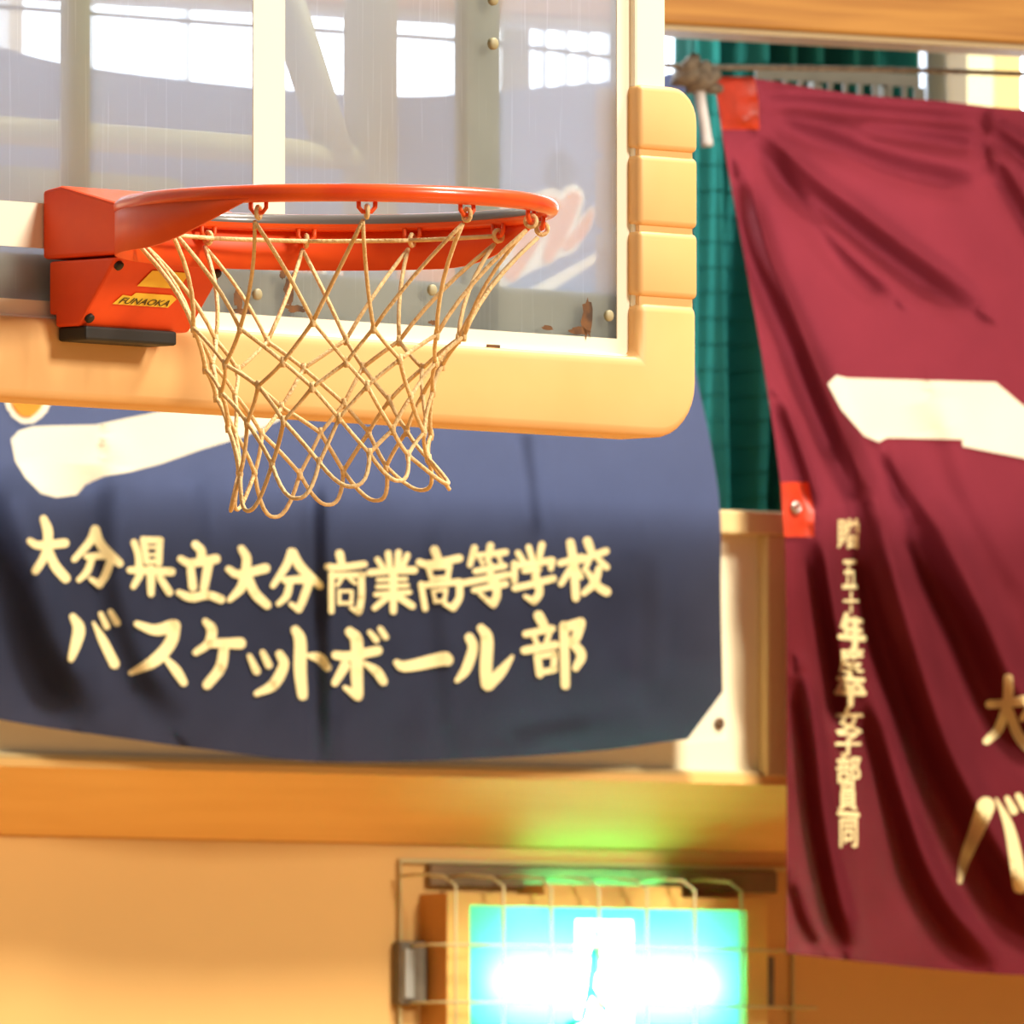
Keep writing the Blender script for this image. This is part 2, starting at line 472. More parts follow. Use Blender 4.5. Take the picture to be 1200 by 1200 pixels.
class Banner:
    def __init__(s, top, bottom, left, right, folds, c):
        s.top, s.bottom, s.left, s.right = [spline(q, 10) for q in (top, bottom, left, right)]
        s.folds = [(spline([p for p in ln], 4), wd, dp) for ln, wd, dp in folds]
        s.c = c

    def height(s, px, py):
        px = np.asarray(px, float); py = np.asarray(py, float)
        h = np.zeros(px.shape)
        for ln, wd, dp in s.folds:
            d, t = seg_dist(px, py, ln)
            fade = np.clip(np.minimum(t / 0.12, (1 - t) / 0.15), 0.0, 1.0)
            q = d / wd                               # a pleat: crest on one side, hollow on the other
            h += dp * (0.2 + 0.8 * fade) * (0.75 * np.exp(-((q - 1.05) / 0.85) ** 2) - np.exp(-((q + 0.75) / 1.15) ** 2))
        h += 0.0015 * np.sin(px * 0.055 + 2 * np.sin(py * 0.011)) + 0.001 * np.sin(px * 0.021 + py * 0.037)
        return h

    def point(s, px, py, lift=0.0):
        h = s.height(px, py)
        out = []
        for x, y, k in zip(np.ravel(px), np.ravel(py), np.ravel(h)):
            a, b = W(float(x), float(y), s.c - k - lift)
            out.append((a, s.c - k - lift, b))
        return out

    def grid(s, nu, nv):
        def res(cv, n):
            cv = np.array(cv); L = np.r_[0, np.cumsum(np.hypot(*np.diff(cv[:, :2], axis=0).T))]
            q = np.linspace(0, L[-1], n + 1)
            return np.stack([np.interp(q, L, cv[:, 0]), np.interp(q, L, cv[:, 1])], 1)
        T, Bt, L_, R_ = res(s.top, nu), res(s.bottom, nu), res(s.left, nv), res(s.right, nv)
        u = np.linspace(0, 1, nu + 1)[None, :, None]; v = np.linspace(0, 1, nv + 1)[:, None, None]
        P = (1 - v) * T[None] + v * Bt[None] + (1 - u) * L_[:, None] + u * R_[:, None] \
            - ((1 - u) * (1 - v) * T[0] + u * (1 - v) * T[-1] + (1 - u) * v * Bt[0] + u * v * Bt[-1])
        return P

    def cloth(s, name, material, parent, nu, nv):
        P = s.grid(nu, nv); vs = s.point(P[..., 0], P[..., 1])
        fs = [(j * (nu + 1) + i, j * (nu + 1) + i + 1, (j + 1) * (nu + 1) + i + 1, (j + 1) * (nu + 1) + i)
              for j in range(nv) for i in range(nu)]
        me = bpy.data.meshes.new(name); me.from_pydata(vs, [], fs); me.update()
        return link(name, me, material, parent, True)

    def flat(s, name, V2, faces, material, parent, lift=0.004, cuts=True):
        """sew a flat shape given in photo coordinates onto the cloth"""
        me = bpy.data.meshes.new(name)
        me.from_pydata([(float(a), float(b), 0) for a, b in V2], [], faces); me.update()
        bm = bmesh.new(); bm.from_mesh(me)
        if cuts:
            for it in range(5):
                es = [e for e in bm.edges if e.calc_length() > 9]
                if not es: break
                bmesh.ops.subdivide_edges(bm, edges=es, cuts=1, use_grid_fill=True)
                bmesh.ops.triangulate(bm, faces=[f for f in bm.faces if len(f.verts) > 3])
        bm.verts.ensure_lookup_table()
        px = np.array([v.co.x for v in bm.verts]); py = np.array([v.co.y for v in bm.verts])
        for v, q in zip(bm.verts, s.point(px, py, lift)):
            v.co = q
        bm.normal_update(); bm.to_mesh(me); bm.free()
        return link(name, me, material, parent, True)

    def polygon(s, name, pts, material, parent, lift=0.004):
        from mathutils.geometry import tessellate_polygon
        tri = tessellate_polygon([[Vector((p[0], p[1], 0)) for p in pts]])
        return s.flat(name, pts, [tuple(t) for t in tri], material, parent, lift)

    def strokes(s, name, strokes, org, sc, material, parent, lift=0.004, wmul=1.0):
        """brush strokes (x, y, width) traced in an enlarged crop: one character, one mesh"""
        V = []; Fc = []
        for st in strokes:
            st = [p if len(p) == 3 else (*p, st[0][2]) for p in st]
            c = spline([(org[0] + p[0] / sc, org[1] + p[1] / sc, p[2] / sc * wmul) for p in st], 5)
            # rounded ends
            n = len(c); o = len(V)
            for i in range(n):
                a, b = c[max(0, i - 1)], c[min(n - 1, i + 1)]
                t = np.array([b[0] - a[0], b[1] - a[1]]); t /= (np.hypot(*t) + 1e-9)
                nn = np.array([-t[1], t[0]]); hw = c[i][2] / 2
                for q in (-1, 0, 1):
                    V.append((c[i][0] + nn[0] * hw * q, c[i][1] + nn[1] * hw * q))
            for i in range(n - 1):
                for q in range(2):
                    k = o + i * 3 + q
                    Fc.append((k, k + 1, k + 4, k + 3))
            for (x, y, wd) in [(c[0][0], c[0][1], c[0][2]), (c[-1][0], c[-1][1], c[-1][2])] + \
                    [(org[0] + p[0] / sc, org[1] + p[1] / sc, p[2] / sc * wmul) for p in st[1:-1]]:
                o2 = len(V); V.append((x, y))
                for k in range(10):
                    V.append((x + wd / 2 * math.cos(k * 0.6283), y + wd / 2 * math.sin(k * 0.6283)))
                for k in range(10):
                    Fc.append((o2, o2 + 1 + k, o2 + 1 + (k + 1) % 10))
        return s.flat(name, V, Fc, material, parent, lift, cuts=False)


# ---- navy banner
NAVY_FOLDS = [
    ([(-30, 560), (5, 660), (35, 760), (90, 850)], 34, 0.030),
    ([(120, 545), (118, 620), (125, 700), (150, 780), (200, 850)], 22, 0.014),
    ([(372, 560), (374, 660), (376, 760), (376, 900)], 12, 0.014),
    ([(500, 600), (505, 700), (515, 800), (520, 890)], 16, 0.006),
    ([(612, 500), (620, 560), (628, 640)], 12, 0.008),
    ([(600, 868), (640, 858), (700, 850)], 14, 0.003),
    ([(755, 640), (757, 720), (752, 830)], 20, 0.007),
    ([(230, 560), (235, 600), (240, 640)], 14, 0.005),
    ([(0, 60), (120, 150), (260, 260)], 26, 0.006),
    ([(812, 95), (740, 170), (640, 240)], 22, 0.008),
]
nb = Banner(top=[(-105, 25), (0, 55), (100, 78), (290, 101), (460, 112), (560, 108), (730, 93), (812, 82)],
            bottom=[(-105, 812), (0, 843), (150, 866), (240, 878), (380, 893), (560, 889), (700, 880), (790, 868), (848, 862)],
            left=[(-105, 25), (-92, 300), (-95, 600), (-105, 812)],
            right=[(812, 82), (799, 130), (798, 260), (808, 390), (818, 450), (833, 520), (844, 600), (845, 700), (848, 862)],
            folds=[(a, b, c_ * 1.3) for a, b, c_ in NAVY_FOLDS], c=-0.085)
r = wroot('school_banner', 'navy cloth banner with cream lettering and orange script hung over the gallery', 'banner')
nb.cloth('banner_cloth', 'navy', r, 190, 160)

A, Bc, C, D, E = ((20, 600), 5), ((250, 620), 5), ((480, 610), 4.8), ((60, 700), 3.529), ((370, 710), 3.636)
CH = [
 (A, [[(155,40,45),(180,110,60),(180,200,50)], [(75,170,40),(130,195,50),(280,182,55)], [(180,200,45),(150,280,50),(108,345,48)], [(180,210,45),(220,310,60),(285,388,60)]]),
 (A, [[(455,98,45),(430,170,50),(335,278,36)], [(465,98,40),(490,190,60),(600,300,50)], [(410,262,38),(540,262,48),(522,360,50),(482,425,46)], [(482,425,44),(432,392,30)], [(440,270,40),(410,350,44),(362,398,32)]]),
 (A, [[(685,178,40),(710,250,42),(716,330,48)], [(740,160,40),(752,240,38),(760,295,34)], [(740,165,44),(840,165,40)], [(836,165,42),(830,300,42)], [(745,207,18),(835,207,18)], [(748,250,18),(835,250,18)], [(755,290,28),(835,290,28)], [(662,340,42),(790,345,48),(905,350,50)], [(720,370,45),(682,436,36)], [(785,335,55),(785,478,42)], [(838,385,42),(893,470,46)]]),
 (A, [[(1045,190,48),(1080,230,55),(1075,280,50)], [(958,275,42),(1020,300,50),(1165,275,58)], [(1018,335,48),(1030,440,52)], [(1120,310,58),(1095,450,48)], [(948,472,38),(1020,500,55),(1120,486,50),(1195,512,52)]]),
 (Bc, [[(165,115,45),(195,170,55),(190,240,55)], [(90,235,42),(150,265,50),(305,230,60)], [(185,250,50),(165,340,58),(95,415,32)], [(195,260,50),(240,370,60),(315,445,52)]]),
 (Bc, [[(455,132,45),(430,210,50),(350,332,36)], [(470,132,40),(510,220,60),(625,332,46)], [(420,300,42),(550,303,52),(530,400,50),(500,470,44)], [(500,470,42),(455,440,30)], [(450,310,42),(430,390,44),(382,438,32)]]),
 (Bc, [[(740,145,52),(752,200,46)], [(668,220,42),(740,225,42),(885,206,42)], [(692,262,36),(692,482,36)], [(692,272,38),(880,268,36)], [(868,270,42),(868,400,42),(852,485,42)], [(852,485,40),(805,462,22)], [(752,292,24),(726,330,24)], [(800,292,24),(832,318,24)], [(738,362,22),(738,438,22)], [(738,364,20),(812,364,20)], [(812,364,22),(808,438,22)], [(738,434,22),(812,434,22)]]),
 (Bc, [[(962,178,36),(995,228,36)], [(1025,142,40),(1035,240,38)], [(1085,137,40),(1078,240,38)], [(1138,152,36),(1112,215,36)], [(918,255,42),(1050,245,40),(1178,240,46)], [(965,298,26),(1130,292,26)], [(962,338,28),(1138,330,28)], [(1055,260,50),(1055,482,40)], [(952,384,32),(1150,370,32)], [(1020,400,40),(945,462,36)], [(1090,400,42),(1165,450,44)]]),
 (C, [[(140,165,52),(160,215,46)], [(55,235,42),(110,245,42),(280,212,46)], [(105,262,30),(125,330,30)], [(105,266,28),(228,258,30)], [(225,260,32),(214,322,32)], [(120,326,26),(220,320,26)], [(65,358,36),(88,495,36)], [(65,366,36),(282,345,40)], [(280,345,42),(280,430,42),(245,490,44)], [(245,490,40),(198,470,26)], [(132,396,22),(146,458,22)], [(132,396,20),(206,388,22)], [(206,388,24),(196,450,24)], [(142,456,22),(200,450,22)]]),
 (C, [[(365,155,42),(340,250,34)], [(360,196,32),(430,190,28)], [(455,142,44),(440,225,34)], [(450,190,34),(540,178,40)], [(395,212,24),(412,245,24)], [(500,200,24),(512,232,24)], [(370,285,36),(535,255,36)], [(312,350,40),(440,325,38),(555,305,40)], [(455,250,40),(455,340,36)], [(362,392,34),(540,357,40)], [(488,350,46),(490,420,48),(470,470,46)], [(470,470,40),(420,436,26)], [(395,410,28),(425,438,28)]]),
 (C, [[(610,182,36),(640,228,34)], [(670,150,36),(690,215,34)], [(745,135,42),(728,210,36)], [(590,242,40),(590,340,36)], [(592,255,36),(790,226,42)], [(800,225,46),(795,270,34)], [(645,284,32),(730,270,34)], [(730,270,34),(700,315,32)], [(710,310,44),(730,400,48),(700,455,42)], [(700,455,40),(650,426,26)], [(592,380,40),(700,355,40),(808,326,42)]]),
 (C, [[(905,125,50),(925,250,52),(935,435,46)], [(848,240,40),(970,206,40)], [(910,265,40),(852,356,36)], [(932,265,36),(965,318,32)], [(1000,115,52),(1020,170,46)], [(962,224,38),(1105,172,42)], [(1010,228,30),(984,278,30)], [(1062,218,34),(1108,262,40)], [(1065,270,40),(1040,350,46),(980,408,36)], [(1003,292,34),(1060,370,48),(1108,400,54)]]),
 (D, [[(90,80,30),(115,130,52),(100,200,44),(82,255,28)], [(175,105,12),(215,180,38),(262,275,44)], [(205,68,22),(230,120,30)], [(245,60,26),(272,105,32)]]),
 (D, [[(355,110,28),(430,135,46),(505,118,56)], [(508,118,56),(495,185,52),(430,260,52),(330,313,22)], [(470,250,22),(515,300,42),(548,352,34)]]),
 (D, [[(638,100,28),(665,135,44),(650,190,38),(598,228,28)], [(650,190,36),(720,190,42),(782,190,50)], [(715,210,42),(700,290,46),(645,362,40)]]),
 (D, [[(820,243,22),(850,305,34)], [(875,228,26),(900,280,34)], [(945,235,36),(962,280,44),(920,360,46),(850,398,26)]]),
 (D, [[(1010,135,38),(1030,180,52),(1030,300,54),(1040,405,44)], [(1062,240,20),(1110,252,46),(1142,290,36)]]),
 (E, [[(145,110,42),(175,150,54),(175,280,54),(180,380,46)], [(180,385,42),(125,348,22)], [(85,210,38),(140,215,44),(265,190,42)], [(125,255,46),(82,328,32)], [(212,246,22),(260,280,42),(288,322,38)], [(230,112,22),(258,145,30)], [(275,98,26),(298,132,28)]]),
 (E, [[(345,242,30),(385,258,48),(540,226,60),(560,230,56)]]),
 (E, [[(655,135,42),(670,180,44),(640,270,44),(602,318,22)], [(705,95,38),(730,140,54),(725,270,54),(730,335,52)], [(735,338,52),(790,280,46),(838,216,16)]]),
 (E, [[(950,42,46),(975,88,42)], [(895,120,32),(1008,97,32)], [(930,130,24),(945,165,24)], [(998,112,24),(982,158,24)], [(890,190,36),(1022,166,36)], [(945,215,34),(955,292,34)], [(945,215,28),(1018,205,30)], [(1018,208,30),(1013,268,28)], [(957,284,28),(1018,272,28)], [(1058,85,42),(1064,338,40)], [(1060,92,42),(1128,72,46)], [(1128,76,46),(1108,138,42),(1085,158,32)], [(1088,150,36),(1132,208,44),(1108,265,32)]]),
]
for (org, sc), st in CH:
    nb.strokes('character', st, org, sc, 'felt', r, wmul=0.95)

# the script word and its underline swash
nb.polygon('underline_swash', [(13, 515), (22, 505), (38, 500), (60, 499), (112, 498), (150, 490), (210, 478), (330, 462), (470, 408), (600, 350), (700, 296), (712, 298),
                               (640, 345), (560, 392), (460, 445), (330, 491), (285, 512), (235, 527), (190, 543), (152, 553), (122, 558), (100, 568), (90, 580), (66, 583), (48, 578), (30, 560), (18, 540)],
           'feltwhite', r, 0.004)
SCRIPT = [(18, 395, 34), (25, 440, 34), (32, 474, 30), (46, 440, 34), (75, 380, 34), (120, 330, 34), (150, 350, 34), (130, 420, 34), (160, 430, 34), (215, 360, 34),
          (240, 310, 34), (250, 350, 34), (245, 400, 34), (290, 370, 34), (340, 320, 34), (360, 310, 34), (350, 360, 34), (390, 350, 34), (450, 300, 30), (470, 295, 30),
          (455, 340, 30), (500, 330, 30), (545, 300, 28)]
nb.strokes('script_outline', [[(a, b, c_ + 16) for a, b, c_ in SCRIPT]], (0, 0), 1, 'feltwhite', r, 0.006)
nb.strokes('script_word', [SCRIPT], (0, 0), 1, 'feltorange', r, 0.009)
nb.polygon('script_outline', [(530, 335), (545, 300), (560, 262), (590, 240), (620, 228), (647, 220), (657, 225), (665, 218), (675, 216), (683, 223), (685, 235), (680, 255), (692, 242), (697, 242), (698, 250),
                              (693, 265), (683, 282), (673, 295), (663, 300), (653, 302), (645, 310), (635, 312), (613, 323), (600, 332), (575, 342), (545, 345)], 'feltwhite', r, 0.0075)
nb.strokes('script_word', [[(556, 332, 20), (575, 300, 24), (600, 250, 22)], [(599, 322, 16), (618, 288, 22), (645, 240, 22)], [(642, 302, 12), (655, 272, 20), (672, 233, 18)],
                           [(664, 289, 10), (680, 273, 14), (694, 249, 6)], [(604, 262, 14), (622, 240, 14)], [(640, 262, 12), (655, 240, 12)]], (0, 0), 1, 'feltorange', r, 0.010)
nb.polygon('dark_oval', [(655 + 19 * math.cos(a * 0.3142), 202 + 25 * math.sin(a * 0.3142)) for a in range(20)], 'navy_deep', r, 0.003)  # darker navy oval on the cloth
nb.polygon('corner_patch', [(850, 806), (851, 868), (800, 872), (806, 866), (846, 812)], 'feltwhite', r, 0.006)
x, z = W(839, 848, nb.c)
MB().tube([(x + 0.006 * math.cos(a * 0.628), nb.c - 0.010, z + 0.006 * math.sin(a * 0.628)) for a in range(10)], 0.003, 6, True).build('grommet', 'rust', r, True)

# ---- maroon banner
MAROON_FOLDS = [
    ([(888, 160), (940, 215), (1000, 260), (1060, 305), (1140, 362)], 13, 0.026),
    ([(905, 190), (950, 255), (1000, 312), (1045, 350)], 10, 0.012),
    ([(866, 212), (886, 295), (915, 365), (960, 470), (1010, 590)], 12, 0.026),
    ([(930, 400), (955, 470), (985, 540)], 9, 0.012),
    ([(910, 470), (935, 540), (955, 600)], 8, 0.012),
    ([(1030, 530), (1060, 580), (1080, 610)], 9, 0.010),
    ([(1008, 585), (1030, 690), (1052, 770), (1085, 870), (1120, 945), (1170, 1035), (1230, 1120)], 20, 0.044),
    ([(1065, 595), (1100, 665), (1135, 735), (1170, 815), (1230, 900)], 20, 0.036),
    ([(952, 630), (966, 715), (978, 790), (985, 860)], 11, 0.024),
    ([(934, 790), (944, 870), (954, 960), (972, 1050), (990, 1112)], 11, 0.024),
    ([(1005, 800), (1030, 880), (1045, 935), (1070, 1015), (1105, 1078), (1160, 1138)], 15, 0.028),
    ([(925, 1030), (940, 1080), (960, 1110)], 9, 0.010),
    ([(900, 140), (980, 165), (1060, 195), (1150, 215)], 12, 0.014),
    ([(1000, 150), (1080, 158), (1148, 168)], 8, 0.010),
    ([(1160, 152), (1200, 180), (1260, 230)], 9, 0.016),
    ([(1162, 185), (1195, 240), (1240, 320)], 10, 0.016),
    ([(1155, 128), (1156, 170), (1158, 215)], 7, 0.007),
    ([(895, 118), (960, 120), (1040, 130), (1150, 138)], 9, 0.012),
    ([(1090, 470), (1110, 560), (1150, 640), (1200, 720)], 16, 0.006),
    ([(1300, 200), (1320, 500), (1340, 900)], 20, 0.020),
    ([(1450, 180), (1440, 600), (1460, 1100)], 20, 0.022),
    ([(1600, 180), (1590, 600), (1600, 1100)], 20, 0.022),
]
mb = Banner(top=[(836, 90), (890, 93), (1000, 110), (1100, 118), (1200, 128), (1400, 134), (1560, 120), (1720, 95)],
            bottom=[(922, 1117), (1000, 1126), (1100, 1136), (1200, 1143), (1400, 1150), (1560, 1140), (1720, 1110)],
            left=[(836, 90), (850, 180), (870, 290), (895, 430), (914, 560), (920, 640), (922, 800), (922, 1000), (922, 1117)],
            right=[(1720, 95), (1690, 300), (1680, 600), (1690, 900), (1720, 1110)],
            folds=[(a, b * 1.1, c_ * 1.5) for a, b, c_ in MAROON_FOLDS], c=-0.105)
r = wroot('maroon_banner', 'maroon cloth banner in deep folds with red corner patches and cream lettering', 'banner')
mb.cloth('banner_cloth', 'maroon', r, 240, 260)
mb.polygon('white_stroke', [(970, 450), (980, 440), (993, 443), (1167, 448), (1200, 476), (1270, 530), (1420, 560), (1560, 540), (1560, 600), (1400, 615), (1290, 580), (1200, 537), (1128, 523), (1128, 515), (1040, 513), (1030, 518), (1013, 511), (986, 480)],
           'feltwhite', r, 0.005)
Fm = ((1100, 780), 4.29)
for (org, sc), st in [
 (Fm, [[(350,65,48),(350,120,52),(345,200,48)], [(255,195,42),(330,190,44),(470,172,58)], [(340,210,46),(300,320,48),(240,380,36)], [(355,230,44),(400,350,54),(480,440,56)]]),
 (Fm, [[(238,705,92),(190,830,76),(130,980,52),(108,1085,24)], [(290,668,10),(350,800,48),(385,950,66),(410,1110,74)], [(345,668,28),(378,730,42)], [(400,655,32),(436,715,42)]]),
 (((1128, 776), 5), [[(455,132,45),(430,210,50),(350,332,36)], [(470,132,40),(510,220,60),(625,332,46)], [(420,300,42),(550,303,52),(530,400,50),(500,470,44)], [(500,470,42),(455,440,30)], [(450,310,42),(430,390,44),(382,438,32)]]),
 (((1080, 880), 2.0), [[(355,110,28),(430,135,46),(505,118,56)], [(508,118,56),(495,185,52),(430,260,52),(330,313,22)], [(470,250,22),(515,300,42),(548,352,34)]]),
]:
    mb.strokes('character', st, org, sc, 'felt', r)
# the dedication column, small narrow characters
COLUMN = [('贈', 981, 607, 1007, 643), ('五', 987, 656, 1005, 690), ('十', 988, 693, 1007, 718), ('度', 983, 758, 1013, 789),
          ('女', 979, 828, 1011, 860), ('子', 979, 858, 1009, 886), ('部', 980, 885, 1009, 918), ('員', 982, 917, 1005, 950),
          ('同', 984, 959, 1005, 993)]
for ch, x0, y0, x1, y1 in COLUMN:
    me = text_mesh(ch, 0, 0.022)
    v2 = np.array([(v.co.x, v.co.y) for v in me.vertices])
    lo, hi = v2.min(0), v2.max(0)
    q = (v2 - lo) / np.maximum(hi - lo, 1e-6)
    V2 = [(x0 + (x1 - x0) * a, y1 - (y1 - y0) * b) for a, b in q]
    mb.flat('character', V2, [tuple(p.vertices) for p in me.polygons], 'felt', r, 0.005)
    bpy.data.meshes.remove(me)
U1 = ((0, 0), 1)
for st in (
    [[(992,720,6),(987,734,5)], [(991,726,6),(1009,728,6)], [(991,737,6),(1008,739,6)], [(992,728,5),(992,746,5)], [(985,746,7),(1012,748,8)], [(1002,726,7),(1002,758,7)]],
    [[(996,789,6),(996,794,6)], [(983,795,6),(1011,797,6)], [(989,798,5),(983,806,5)], [(989,800,5),(994,806,5)], [(1004,800,5),(999,807,5)], [(1004,800,5),(1010,807,5)], [(981,811,7),(1012,812,7)], [(997,805,7),(997,826,6)]],
    [[(984,953,6),(1005,955,6)]]):
    mb.strokes('character', st, (0, 0), 1, 'felt', r, 0.005)
tp = mb.polygon('corner_patch', [(836, 90), (884, 90), (889, 118), (890, 152), (846, 152), (842, 120)], 'redpatch', r, 0.007)
ep = mb.polygon('edge_patch', [(915, 565), (947, 565), (954, 600), (954, 629), (919, 629), (917, 600)], 'redpatch', r, 0.007)
x, z = W(928, 595, mb.c)
MB().tube([(x + 0.007 * math.cos(a * 0.628), mb.c - 0.012, z + 0.007 * math.sin(a * 0.628)) for a in range(10)], 0.0032, 6, True).build('grommet', 'grommet', r, True)

# ---- rope along the handrail with its knot
r = wroot('tie_rope', 'grey rope stretched under the handrail, knotted between the two banners', 'rope')
cR = -0.150
pts = [(-900, -46), (-300, -14), (80, 14), (290, 30), (545, 48), (730, 69), (800, 78), (950, 80), (1125, 84), (1400, 96), (1760, 118)]
MB().tube([(W(a, b, cR)[0], cR, W(a, b, cR)[1]) for a, b in spline([(float(a), float(b)) for a, b in pts], 6)], 0.0042, 8).build('rope_line', 'rope', r, True)
k = MB()
for n_, (cx, cy, rad, th) in enumerate([(812, 84, 13, 0.011), (822, 92, 11, 0.011), (806, 86, 10, 0.009), (826, 86, 9, 0.010), (817, 78, 10, 0.010), (828, 98, 8, 0.009)]):
    L = []
    for a in range(14):
        t = a * 2 * math.pi / 14
        x, z = W(cx + rad * math.cos(t + n_), cy + rad * math.sin(t) * 0.9, cR)
        L.append((x, cR - 0.014 * math.sin(t * 2 + n_), z))
    k.tube(L, th * 0.95, 8, True)
k.build('knot', 'rope', r, True)
L = [(W(a, b, cR)[0], cR, W(a, b, cR)[1]) for a, b in spline([(819, 100), (822, 125), (826, 150), (829, 172)], 4)]
MB().tube(L, [0.010, 0.009] + [0.0085] * (len(L) - 4) + [0.010, 0.009], 7).build('rope_tail', 'tail', r, True)

# ---- green safety net drawn across the gallery window
r = wroot('safety_net', 'green safety net curtain gathered in folds behind the two banners', 'net curtain')
cN = 0.62
x0, x1 = W(811, 70, cN)[0], W(1050, 70, cN)[0]
zt, zb = 5.3, z_led_top + 0.06
nu, nv = 120, 30; vs = []
for j in range(nv + 1):
    t = j / nv
    for i in range(nu + 1):
        u = i / nu
        gath = 0.03 * math.sin(3.1 * t + 5 * u)
        dpt = 0.065 * math.sin(u * 52 + 1.8 * math.sin(u * 9 + t * 2)) + 0.03 * math.sin(u * 97 + t * 3); dpt *= min(1, u * 9)
        vs.append((x0 + (x1 - x0) * u + gath * 0.25, cN + dpt, zt + (zb - zt) * t))
fs = [(j * (nu + 1) + i, j * (nu + 1) + i + 1, (j + 1) * (nu + 1) + i + 1, (j + 1) * (nu + 1) + i) for j in range(nv) for i in range(nu)]
me = bpy.data.meshes.new('net_cloth'); me.from_pydata(vs, [], fs); me.update()
link('net_cloth', me, 'greennet', r, True)
xs = W(872, 70, cN)[0]                            # second sheet added behind to darken the right half
vs2 = [(xs + (v[0] - x0) * (x1 - xs) / (x1 - x0) * 1.0, v[1] + 0.16, v[2]) for v in vs]
me = bpy.data.meshes.new('net_cloth'); me.from_pydata(vs2, [], fs); me.update()
link('net_cloth', me, 'greennet', r, True)
# the mesh of the net, real cords on its face
cords = MB()
for j in range(0, 64):
    z = zb + (zt - zb) * j / 64
    t = 1 - j / 64
    L = []
    for i in range(0, nu + 1, 2):
        u = i / nu
        dpt = 0.065 * math.sin(u * 52 + 1.8 * math.sin(u * 9 + t * 2)) + 0.03 * math.sin(u * 97 + t * 3); dpt *= min(1, u * 9)
        L.append((x0 + (x1 - x0) * u + 0.0075 * math.sin(3.1 * t + 5 * u), cN + dpt - 0.004, z))
    cords.tube(L, 0.0010, 4)
tag(cords.build('net_cords', 'greennet', r), kind='stuff')

# ---- grille in the gallery railing
r = wroot('railing_grille', 'grey slotted metal grille behind the rope above the maroon banner', 'grille')
cG = 0.30
gx0, gx1 = W(886, 90, cG)[0], W(1078, 90, cG)[0]
zA = W(980, 97, cG)[1]; zB = W(980, 124, cG)[1]
MB().box(gx0, gx1, cG, cG + 0.004, zA, zA + 0.020).build('top_bar', 'grille', r)
MB().box(gx0, gx1, cG, cG + 0.004, zB - 0.012, zB).build('bottom_bar', 'grille', r)
n_ = 11
for i in range(n_ + 1):
    x = gx0 + (gx1 - gx0) * i / n_
    wdt = 0.0042 if i < n_ else 0.010
    MB().box(x - wdt, x + wdt, cG, cG + 0.004, zB, zA).build('bar', 'grille', r)
for x in (gx0 + 0.12, gx1 - 0.06):
    MB().box(x - 0.008, x + 0.008, cG + 0.004, cG + 0.02, z_led_top + 0.05, zA).build('leg', 'grille', r)

# ================================================================== EXIT SIGN AND WIRE GUARD
cS = 0.135                                       # plane of the sign face
r = wroot('exit_sign', 'lit green emergency exit sign in a yellow case under the gallery', 'sign')
sx0, sz1 = W(547, 1061, cS); sx1 = W(872, 1068, cS)[0]
fx0 = W(521, 1061, cS)[0]; fx1 = W(896, 1061, cS)[0]
fz1 = W(600, 1048, cS)[1]
sz0 = sz1 - 0.27; fz0 = sz0 - 0.03
case = MB()
case.box(fx0, sx0, cS - 0.008, LOWER, fz0, fz1).box(sx1, fx1, cS - 0.008, LOWER, fz0, fz1)
px0, px1 = W(636, 1040, cS)[0], W(797, 1040, cS)[0]
case.box(sx0, px0, cS - 0.008, LOWER, sz1, fz1).box(px1, sx1, cS - 0.008, LOWER, sz1, fz1).box(px0, px1, cS - 0.008, cS - 0.002, sz1, fz1)
case.box(sx0, sx1, cS - 0.008, LOWER, fz0, sz0)
case.box(sx0, sx1, LOWER - 0.006, LOWER, sz0, sz1)
case.build('case', 'signbody', r)
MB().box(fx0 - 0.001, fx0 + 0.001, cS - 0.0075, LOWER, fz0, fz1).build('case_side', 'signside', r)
cap = MB().box(px0, px1, cS - 0.004, cS + 0.002, fz1, fz1 + 0.016)
cap.box(px0, px0 + 0.004, cS + 0.002, LOWER, fz1, fz1 + 0.016).box(px1 - 0.004, px1, cS + 0.002, LOWER, fz1, fz1 + 0.016)
cap.build('top_cap', 'signbody', r)
MB().add([(px0 + 0.004, cS + 0.002, fz1 + 0.013), (px1 - 0.004, cS + 0.002, fz1 + 0.013), (px1 - 0.004, LOWER - 0.002, fz1 + 0.013), (px0 + 0.004, LOWER - 0.002, fz1 + 0.013)],
         [(0, 1, 2, 3)]).build('glow_lens', 'glowlens', r)  # lens added in the case top to throw green onto the soffit
# face: green acrylic around a white doorway
dx0, dx1 = W(675, 1080, cS)[0], W(741, 1080, cS)[0]
dz1 = W(700, 1078, cS)[1]; dz0 = sz0 + 0.03
face = MB()
for (a, b, c_, d_) in ((sx0, dx0, sz0, sz1), (dx1, sx1, sz0, sz1), (dx0, dx1, dz1, sz1), (dx0, dx1, sz0, dz0)):
    face.add([(a, cS, c_), (b, cS, c_), (b, cS, d_), (a, cS, d_)], [(0, 1, 2, 3)])
face.build('green_panel', 'signgreen', r)
MB().add([(dx0, cS, dz0), (dx1, cS, dz0), (dx1, cS, dz1), (dx0, cS, dz1)], [(0, 1, 2, 3)]).build('white_doorway', 'signwhite', r)
man = MB()
def ell(cx, cz, rx, rz):
    n = 16; o = [(cx + rx * math.cos(i * 2 * math.pi / n), cS - 0.002, cz + rz * math.sin(i * 2 * math.pi / n)) for i in range(n)]
    man.add(o, [tuple(range(n))])
